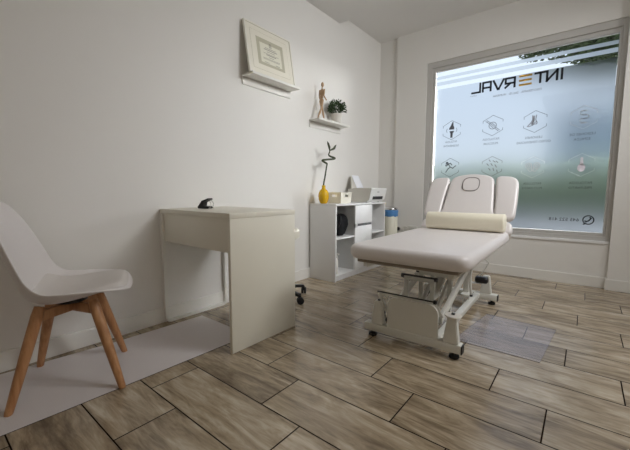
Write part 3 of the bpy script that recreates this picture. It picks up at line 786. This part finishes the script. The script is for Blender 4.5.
# certificate, leaning on the ledge
pf = thing('framed_certificate', 'framed certificate leaning on the upper left wall ledge', 'picture frame', (WX + .098, 2.038, 1.7955))
tilt = math.atan2(.068, .40)
W2, HH = .260, .412
F = lambda a, b, t: (-b * math.sin(tilt) + t * math.cos(tilt) - .012, a, b * math.cos(tilt) + t * math.sin(tilt) + .003)
bm = B()
for x0_, x1_, z0_, z1_ in ((-W2, -W2 + .012, 0, HH), (W2 - .012, W2, 0, HH), (-W2 + .012, W2 - .012, 0, .012), (-W2 + .012, W2 - .012, HH - .012, HH)):
    prism(bm, [(x0_, z0_), (x1_, z0_), (x1_, z1_), (x0_, z1_)], F, .018)
obj('frame', bm, M['picframe'], pf, smooth=False)
def plate(name, x0_, x1_, z0_, z1_, t0, t1, m, label=None):
    bm = B(); prism(bm, [(x0_, z0_), (x1_, z0_), (x1_, z1_), (x0_, z1_)], lambda a, b, t: F(a, b, t0 + t), t1 - t0); return obj(name, bm, m, pf, smooth=False, label=label)
plate('mount', -W2 + .012, W2 - .012, .012, HH - .012, .002, .012, M['mount'])
mt = plate('mount_groove', -W2 + .052, W2 - .052, .050, HH - .050, .012, .0124, M['certb'])
plate('inner_mount', -W2 + .054, W2 - .054, .052, HH - .052, .0124, .0130, M['mount'])
plate('certificate_border', -.150, .150, .095, HH - .095, .0130, .0136, M['certb'])
plate('certificate_sheet', -.118, .118, .118, HH - .132, .0136, .0142, M['certp'])
bm = B()
def fl2(x0_, x1_, z0_, z1_): prism(bm, [(x0_, z0_), (x1_, z0_), (x1_, z1_), (x0_, z1_)], lambda a, b, t: F(a, b, .0142 + t), .0005)
for z_, w_, h_ in ((.246, .06, .004), (.232, .075, .006), (.216, .045, .004), (.200, .085, .003), (.188, .055, .007), (.172, .03, .004), (.158, .095, .003), (.150, .09, .003)): fl2(-w_, w_, z_, z_ + h_)
fl2(-.08, -.03, .124, .128); fl2(.04, .085, .122, .127); fl2(-.012, -.004, .258, .29); fl2(.004, .012, .258, .29); fl2(-.012, .012, .286, .296)
obj('certificate_text', bm, M['ink'], pf, smooth=False)

# ------------------------------------------------------------------ wooden figure and potted plant
zs = 1.5865
mq = thing('wooden_mannequin', 'jointed wooden artist mannequin striding on the far wall ledge', 'figurine', (-2.085, 2.690, zs))
bm = B()
def ell(bm, c, rx, ry, rz, rot=0):
    v0 = len(bm.verts); r = bmesh.ops.create_uvsphere(bm, u_segments=12, v_segments=8, radius=1)
    for v in r['verts']:
        p = Vector((v.co.x * rx, v.co.y * ry, v.co.z * rz)); p = Matrix.Rotation(rot, 3, 'X') @ p; v.co = p + Vector(c)
hip = Vector((0, .01, .185))
for foot, knee in ((Vector((.01, -.055, .012)), Vector((.012, -.012, .10))), (Vector((-.015, .072, .012)), Vector((-.012, .042, .10)))):
    h = hip + Vector((foot.x, 0, 0))
    tube(bm, [h, h.lerp(knee, .5), knee], [.013, .014, .008], 10); ell(bm, knee, .009, .009, .010)
    tube(bm, [knee, knee.lerp(foot, .4), foot + Vector((0, 0, .008))], [.008, .0115, .006], 10)
    ell(bm, foot + Vector((0, .012, -.002)), .009, .024, .010)
ell(bm, hip, .024, .017, .020); ell(bm, (0, .012, .222), .017, .013, .022); ell(bm, (0, .016, .262), .027, .019, .034)
tube(bm, [(0, .016, .29), (0, .019, .315)], .006, 8); ell(bm, (0, .023, .338), .014, .017, .024)
for s, el, hn in ((1, (.034, .0, .225), (.030, .045, .195)), (-1, (-.034, .018, .222), (-.030, .045, .190))):
    sh_ = Vector((s * .028, .016, .283)); ell(bm, sh_, .008, .008, .008)
    tube(bm, [sh_, Vector(sh_).lerp(Vector(el), .5), el], [.007, .0085, .006], 8); ell(bm, el, .006, .006, .006)
    tube(bm, [el, Vector(el).lerp(Vector(hn), .4), hn], [.006, .007, .005], 8); ell(bm, hn, .006, .010, .008)
obj('figure_body', bm, M['wood_doll'], mq, angle=60)
pp = thing('potted_plant', 'small bushy green plant in a white pot on the far wall ledge', 'plant', (-2.085, 2.955, zs))
bm = B(); lathe(bm, [(0, 0), (.044, 0), (.049, .008), (.052, .03), (.058, .08), (.062, .088), (.062, .098), (.056, .098), (.054, .088), (0, .086)], seg=28)
obj('pot', bm, M['pot'], pp, angle=50)
bm = B(); R = random.Random(11)
for i in range(620):
    a = R.uniform(0, 2 * PI); e = math.asin(R.uniform(-.25, 1)); rr = R.uniform(.55, 1.0) * (.098 + .014 * math.sin(3 * a))
    p = Vector((math.cos(a) * math.cos(e) * rr * .88, math.sin(a) * math.cos(e) * rr * .98, .135 + math.sin(e) * rr * 1.05))
    dr_ = (p - Vector((0, 0, .10))).normalized(); s = R.uniform(.014, .026)
    u_ = dr_.cross(Vector((R.uniform(-1, 1), R.uniform(-1, 1), R.uniform(-1, 1)))).normalized()
    bm.faces.new([bm.verts.new(q) for q in (p - dr_ * s * .3, p + u_ * s * .30 + dr_ * s * .3, p + dr_ * s, p - u_ * s * .30 + dr_ * s * .3)])
for i in range(30):
    a = R.uniform(0, 2 * PI); q = Vector((math.cos(a) * R.uniform(.02, .07), math.sin(a) * R.uniform(.02, .08), R.uniform(.13, .19)))
    tube(bm, [(q.x * .3, q.y * .3, .088), tuple(q)], .0015, 4)
obj('foliage', bm, M['leaf'], pp, smooth=False)

# ------------------------------------------------------------------ treatment table
TB = (-.725, 1.765, 0); TH = math.radians(1.6)
tt = thing('treatment_table', 'taupe padded treatment table on a white lifting frame, backrest raised', 'treatment table', TB, TH)
ZT = .500; TT = .082
bm = B()
pl = densify(round_poly([(-.335, -.165), (.330, -.165), (.335, 1.085), (-.335, 1.085)], [.10, .085, .05, .05], 8), .05)
pad(bm, pl, TT, .036, lambda a, b, c: (a, b, ZT + c)); obj('lower_cushion', bm, M['uphol'], tt, angle=180)
ang = math.radians(60); hy0, hz0 = 1.10, .545
def BF(a, b, c): return (a, hy0 + b * math.cos(ang) + (c - .035) * -math.sin(ang), hz0 + b * math.sin(ang) + (c - .035) * math.cos(ang))
t0 = round_poly([(-.325, 0), (.325, 0), (.345, .03), (.34, .10), (.235, .135), (.196, .20), (.170, .520), (.05, .548), (-.05, .548), (-.170, .520), (-.196, .20), (-.235, .135), (-.34, .10), (-.345, .03)],
                [.02, .02, .02, .05, .05, .05, .06, .05, .05, .06, .05, .05, .05, .02], 6)
bm = B(); pad(bm, densify(t0, .03), .070, .022, BF); bc = obj('backrest_cushion', bm, M['uphol'], tt, angle=180)
bm = B(); pts = [BF(a, b, .0712) for a, b in rrect(-.066, .066, .375, .505, .055, 8)]
tube(bm, pts + pts[:2], .0032, 6, cap=False); obj('face_hole_seam', bm, M['seam'], bc)
bm = B(); pad(bm, densify(rrect(-.062, .062, .379, .501, .052, 6), .02), .006, .003, lambda a, b, c: BF(a, b, .0695 + c * .6)); obj('face_hole_plug', bm, M['uphol'], bc, angle=180)
for s in (-1, 1):
    bm = B(); q = [(s * .204, .125), (s * .348, .125), (s * .352, .30), (s * .346, .515), (s * .178, .525), (s * .200, .30)]
    if s < 0: q = q[::-1]
    pad(bm, densify(round_poly(q, [.035, .065, .02, .085, .05, .02] if s > 0 else [.02, .05, .085, .02, .065, .035], 7), .03), .070, .022, lambda a, b, c: BF(a, b, c))
    obj('armrest_cushion', bm, M['uphol'], tt, angle=180)
    bm = B(); bar(bm, BF(s * .196, .18, .025), BF(s * .176, .46, .025), .006, .016); obj('armrest_bracket', bm, M['frame'], tt)
fm = M['frame']
bm = B(); box(bm, -.275, .275, -.125, 1.05, .482, .4995, .002); obj('support_board', bm, M['board'], tt)
bm = B()
for s in (-1, 1): box(bm, s * .235 - .015, s * .235 + .015, -.10, 1.06, .452, .482, .003)
for y in (.0, .35, .7, 1.03): box(bm, -.22, .22, y - .015, y + .015, .452, .4815, .002)
obj('upper_frame', bm, fm, tt)
bm = B(); bar(bm, BF(-.2, .0, -.012), BF(-.2, .45, -.012), .03, .02); bar(bm, BF(.2, .0, -.012), BF(.2, .45, -.012), .03, .02); bar(bm, BF(-.2, .4, -.012), BF(.2, .4, -.012), .03, .02); bar(bm, BF(-.2, .05, -.012), BF(.2, .05, -.012), .03, .02); obj('backrest_frame', bm, fm, tt)
for x, y in ((-.315, -.03), (-.315, .06)):
    bm = B(); tube(bm, [(x + .01, y, .50), (x + .01, y, .484)], .008, 8); obj('socket_peg', bm, fm, tt)
# feet (front, rear)
def foot_bar(y, rx):
    y0, y1 = (y, y + .055)
    bm = B(); box(bm, -.290, .272, y0, y1, .036, .083, .004); obj('foot_bar', bm, fm, tt)
    for xx in (-.292, .272):
        bm = B(); box(bm, xx, xx + .006 if xx > 0 else xx + .003, y0 + .002, y1 - .002, .034, .080, .002); obj('end_cap', bm, M['black'] if xx > 0 else fm, tt)
    for xx in (-.245, .235):
        bm = B(); lathe(bm, [(0, 0.0005), (.022, 0.0005), (.026, .006), (.026, .016), (.016, .02), (.010, .022), (.010, .0365), (0, .0365)], (xx, (y0 + y1) / 2, 0), 18); obj('leveling_foot', bm, M['rubber'], tt)
    for xx in (-.208, rx):
        bm = B()
        vs = []
        for z, hw_, hd in ((.083, .040, .026), (.224, .022, .018)):
            vs.append([bm.verts.new((xx + a * hw_, (y0 + y1) / 2 + b * hd, z)) for a, b in ((-1, -1), (1, -1), (1, 1), (-1, 1))])
        for k in range(4): bm.faces.new((vs[0][k], vs[0][(k + 1) % 4], vs[1][(k + 1) % 4], vs[1][k]))
        bm.faces.new(vs[0][::-1]); bm.faces.new(vs[1]); bmesh.ops.bevel(bm, geom=list(bm.edges), offset=.004, segments=2, affect='EDGES')
        obj('post', bm, fm, tt)
    return (y0 + y1) / 2
yf = foot_bar(0, .218); yr = foot_bar(1.075, .190)
bm = B(); lathe(bm, [(0, .2245), (.040, .2245), (.043, .229), (.041, .233), (0, .234)], (.222, yf, 0), 24); obj('disc', bm, M['pot'], tt)
bm = B(); box(bm, .214, .230, yf - .008, yf + .008, .2345, .243, .001); obj('disc_knob', bm, M['dark'], tt)
bm = B(); box(bm, -.215, -.200, yf - .006, yf + .006, .2245, .234, .001); obj('post_screw', bm, M['dark'], tt)
bm = B(); prism(bm, round_poly([(-.142, .083), (.150, .083), (.150, .235), (.122, .268), (-.112, .268), (-.142, .238)], [.0, .0, .02, .03, .03, .02], 5), lambda a, b, t: (a, .004 + t, b), .014)
obj('cover_plate', bm, fm, tt)
bm = B(); bar(bm, (-.212, .035, .271), (.124, .035, .271), .016, .012, bev=.001)
bar(bm, (-.212, .035, .268), (-.165, .040, .165), .014, .016); bar(bm, (.124, .035, .268), (.158, .05, .195), .014, .016); bar(bm, (-.19, .035, .272), (-.165, .06, .235), .010, .012); obj('foot_control_frame', bm, fm, tt)
bm = B(); tube(bm, [(-.220, .030, .280), (.130, .030, .280)], .0045, 8); obj('foot_control_rod', bm, M['black'], tt)
bm = B(); tube(bm, [(.116, .034, .278), (.132, .034, .278)], .012, 12); obj('rod_end', bm, M['rubber'], tt)
# chromed column between left post and plate
bm = B(); tube(bm, [(-.178, .045, .09), (-.178, .045, .20)], .007, 8); bar(bm, (-.165, .05, .10), (-.150, .05, .13), .02, .02); obj('spring_rod', bm, M['dark'], tt)
# base rails and centre tower
bm = B()
for s in (-.13, .13): box(bm, s - .02, s + .02, .04, 1.09, .045, .080, .003)
obj('base_rail', bm, fm, tt)
for yy, zt, x0_, x1_ in ((.21, .362, -.125, .068), (.46, .345, -.12, .10)):
    bm = B()
    for s in (x0_ + .015, x1_ - .015): box(bm, s - .013, s + .013, yy - .012, yy + .012, .08, zt - .02, .002)
    box(bm, x0_, x1_, yy - .014, yy + .014, zt - .026, zt, .003); obj('lift_bracket', bm, fm, tt)
    bm = B(); tube(bm, [(x0_ - .012, yy - .012, zt + .004), (x1_ + .012, yy - .012, zt + .004)], .006, 8)
    for xx in (x0_ - .006, x1_ + .006): tube(bm, [(xx - .009, yy - .012, zt - .002), (xx + .009, yy - .012, zt - .002)], .013, 10)
    obj('pivot_shaft', bm, M['dark'], tt)
# lifting arms rising towards the head end
for xx, a0, a1 in ((.135, (.10, .16), (.98, .445)), (-.15, (.10, .16), (.98, .445))):
    bm = B(); bar(bm, (xx, a0[0], a0[1]), (xx, a1[0], a1[1]), .022, .046, bev=.003); obj('lifting_arm', bm, fm, tt)
for xx, a0, a1 in ((.045, (.30, .12), (.86, .42)), (-.065, (.30, .12), (.86, .42))):
    bm = B(); bar(bm, (xx, a0[0], a0[1]), (xx, a1[0], a1[1]), .018, .038, bev=.003); obj('lifting_arm', bm, fm, tt)
bm = B(); tube(bm, [(-.01, .30, .16), (-.01, .62, .27)], .024, 14); tube(bm, [(-.01, .62, .27), (-.01, .85, .35)], .012, 12); box(bm, -.045, .02, .24, .36, .10, .18, .006); obj('actuator', bm, fm, tt)
bm = B()
for s in (-.12, .08): box(bm, s - .02, s + .02, .92, .96, .08, .452, .003)
box(bm, -.12, .08, .925, .955, .24, .30, .003); obj('rear_upright', bm, fm, tt)
bm = B(); tube(bm, [(.17, .62, .455), (.185, .60, .40), (.18, .58, .33), (.185, .575, .26), (.19, .58, .20)], .008, 8); obj('release_lever', bm, fm, tt)
bm = B(); tube(bm, [(.19, .58, .200), (.191, .581, .188)], .0095, 8); obj('lever_tip', bm, M['black'], tt)
# transport caster near the rear foot
bm = B(); tube(bm, [(.085, .86, .0285), (.115, .86, .0285)], .0275, 18); obj('caster', bm, M['caster'], tt)
bm = B(); box(bm, .075, .081, .845, .875, .02, .11, .002); box(bm, .119, .125, .845, .875, .02, .11, .002); box(bm, .06, .125, .845, .95, .10, .115, .002); obj('caster_fork', bm, fm, tt)
# black foot switch hooked on the rear frame, with its cable
bm = B(); pad(bm, densify(rrect(-.055, .055, -.032, .032, .03, 6), .02), .036, .014, lambda a, b, c: (.178 + a * .85, .975 + b, .192 + c * 1.3)); obj('switch_box', bm, M['black'], tt, angle=180)
bm = B(); bar(bm, (.07, .94, .188), (.178, .975, .188), .03, .006); obj('switch_bracket', bm, fm, tt)
bm = B(); tube(bm, [(.12, .86, .44), (.15, .93, .42), (.22, .99, .35), (.165, 1.0, .240)], .004, 6); obj('switch_cable', bm, M['frame'], tt)

bo = thing('bolster', 'cream vinyl bolster lying across the table against the backrest', 'bolster', (-.722, 2.757, ZT + TT + .0005), TH)
bm = B(); n = 36; rings = []
for x, sc_ in ((-.280, .0), (-.280, .90), (-.277, .97), (-.270, 1.0), (.270, 1.0), (.277, .97), (.280, .90), (.280, .0)):
    if sc_ == 0: rings.append([bm.verts.new((x, 0, .068))]); continue
    rg = []
    for k in range(n):
        a = 2 * PI * k / n; cc, ss = math.cos(a), math.sin(a)
        e = .78
        rg.append(bm.verts.new((x, math.copysign(abs(cc) ** e, cc) * .070 * sc_, .068 + math.copysign(abs(ss) ** e, ss) * .068 * sc_)))
    rings.append(rg)
for A, B_ in zip(rings, rings[1:]):
    if len(A) == 1:
        for k in range(n): bm.faces.new((A[0], B_[(k + 1) % n], B_[k]))
    elif len(B_) == 1:
        for k in range(n): bm.faces.new((B_[0], A[k], A[(k + 1) % n]))
    else:
        for k in range(n): bm.faces.new((A[k], A[(k + 1) % n], B_[(k + 1) % n], B_[k]))
obj('bolster_body', bm, M['bolster'], bo, angle=50)

# ------------------------------------------------------------------ lamps added out of view to brighten the room
for lx, ly, LAMP, lc, ll in ((.95, 2.0, 21.0, (.97, .98, 1.0), 'added flat white ceiling lamp nearer the window, unseen right of the view'), (1.1, -.9, 9.0, (1.0, .87, .70), 'added flat white ceiling lamp farther from the window, unseen right of the view')):
    r = thing('added_ceiling_lamp', ll, 'lamp', (lx, ly, ZN), 0, 'added ceiling lamps')
    pbox('housing', (-.32, .32, -.32, .32, -.03, -.0005), M['lampw'], r, .003)
    ld = bpy.data.lights.new('added_lamp_light', 'AREA'); ld.shape = 'SQUARE'; ld.size = .6; ld.energy = LAMP; ld.color = lc
    lo = bpy.data.objects.new('added_lamp_light', ld); C.objects.link(lo); lo.location = (lx, ly, ZN - .04)

# unseen floodlight under the ceiling, added to brighten the left wall
WP = Vector((1.25, 2.75, 2.36)); WT = Vector((-2.17, 2.75, 1.0)); wd = (WT - WP).normalized()
r = thing('added_flood_lamp', 'added white flood lamp on a ceiling bracket, out of view right of the window', 'lamp', (WP.x, WP.y, ZN))
Wq = wd.to_track_quat('-Z', 'Y').to_matrix().to_4x4(); Wm = Matrix.Translation(WP - Vector((WP.x, WP.y, ZN))) @ Wq
bm = B(); box(bm, -.47, .47, -.27, .27, .012, .06, .006, mtx=Wm); obj('housing', bm, M['lampw'], r)
bm = B(); tube(bm, [tuple(Wm @ Vector((0, 0, .05))), (0, 0, -.12), (0, 0, -.0005)], .012, 10); box(bm, -.06, .06, -.06, .06, -.012, -.0005); obj('bracket', bm, M['frame'], r)
ld = bpy.data.lights.new('added_flood_light', 'AREA'); ld.shape = 'RECTANGLE'; ld.size = .9; ld.size_y = .5; ld.energy = 17.0; ld.color = (.97, .985, 1.0); ld.spread = math.radians(105)
lo = bpy.data.objects.new('added_flood_light', ld); C.objects.link(lo); lo.matrix_world = Matrix.Translation(WP) @ Wq

# ------------------------------------------------------------------ sky
w = bpy.data.worlds.new('sky'); sc.world = w; w.use_nodes = True
N = w.node_tree.nodes; Lk = w.node_tree.links; bg_ = N['Background']
tc = N.new('ShaderNodeTexCoord'); sp = N.new('ShaderNodeSeparateXYZ'); Lk.new(tc.outputs['Generated'], sp.inputs[0])
cr = N.new('ShaderNodeValToRGB'); e = cr.color_ramp.elements
e[0].position = 0.0; e[0].color = (*srgb(225, 232, 240), 1); e[1].position = .6; e[1].color = (*srgb(214, 228, 250), 1)
Lk.new(sp.outputs[2], cr.inputs[0]); Lk.new(cr.outputs[0], bg_.inputs[0]); bg_.inputs[1].default_value = 1.3

sd = bpy.data.lights.new('hazy_sun', 'SUN'); sd.energy = 44; sd.angle = math.radians(60); sd.color = (1.0, .985, .96)
so = bpy.data.objects.new('hazy_sun', sd); C.objects.link(so); so.location = (6, 10, 8)
so.rotation_euler = Vector((1.35, .72, .66)).to_track_quat('Z', 'Y').to_euler()

# ------------------------------------------------------------------ camera
cam = bpy.data.cameras.new('camera'); co = bpy.data.objects.new('camera', cam); C.objects.link(co)
f, yaw, pitch, roll = 335.8, .6758, .0995, .0025
cy_, sy_ = math.cos(yaw), math.sin(yaw); cp, sp_ = math.cos(pitch), math.sin(pitch)
Fv = Vector((-sy_ * cp, cy_ * cp, -sp_)); r0 = Vector((cy_, sy_, 0)); u0 = r0.cross(Fv)
rv = r0 * math.cos(roll) + u0 * math.sin(roll); uv = u0 * math.cos(roll) - r0 * math.sin(roll)
co.matrix_world = Matrix(((rv.x, uv.x, -Fv.x, 0), (rv.y, uv.y, -Fv.y, 0), (rv.z, uv.z, -Fv.z, .88), (0, 0, 0, 1)))
cam.sensor_width = 36; cam.lens = f / 630 * 36; cam.clip_start = .02
sc.camera = co
sc.view_settings.view_transform = 'Standard'; sc.view_settings.look = 'None'; sc.view_settings.gamma = 1
sc.view_settings.exposure = 0.0
sc.cycles.use_denoising = True
sc.cycles.max_bounces = 12; sc.cycles.diffuse_bounces = 6; sc.cycles.transparent_max_bounces = 12
sc.cycles.sample_clamp_indirect = 20
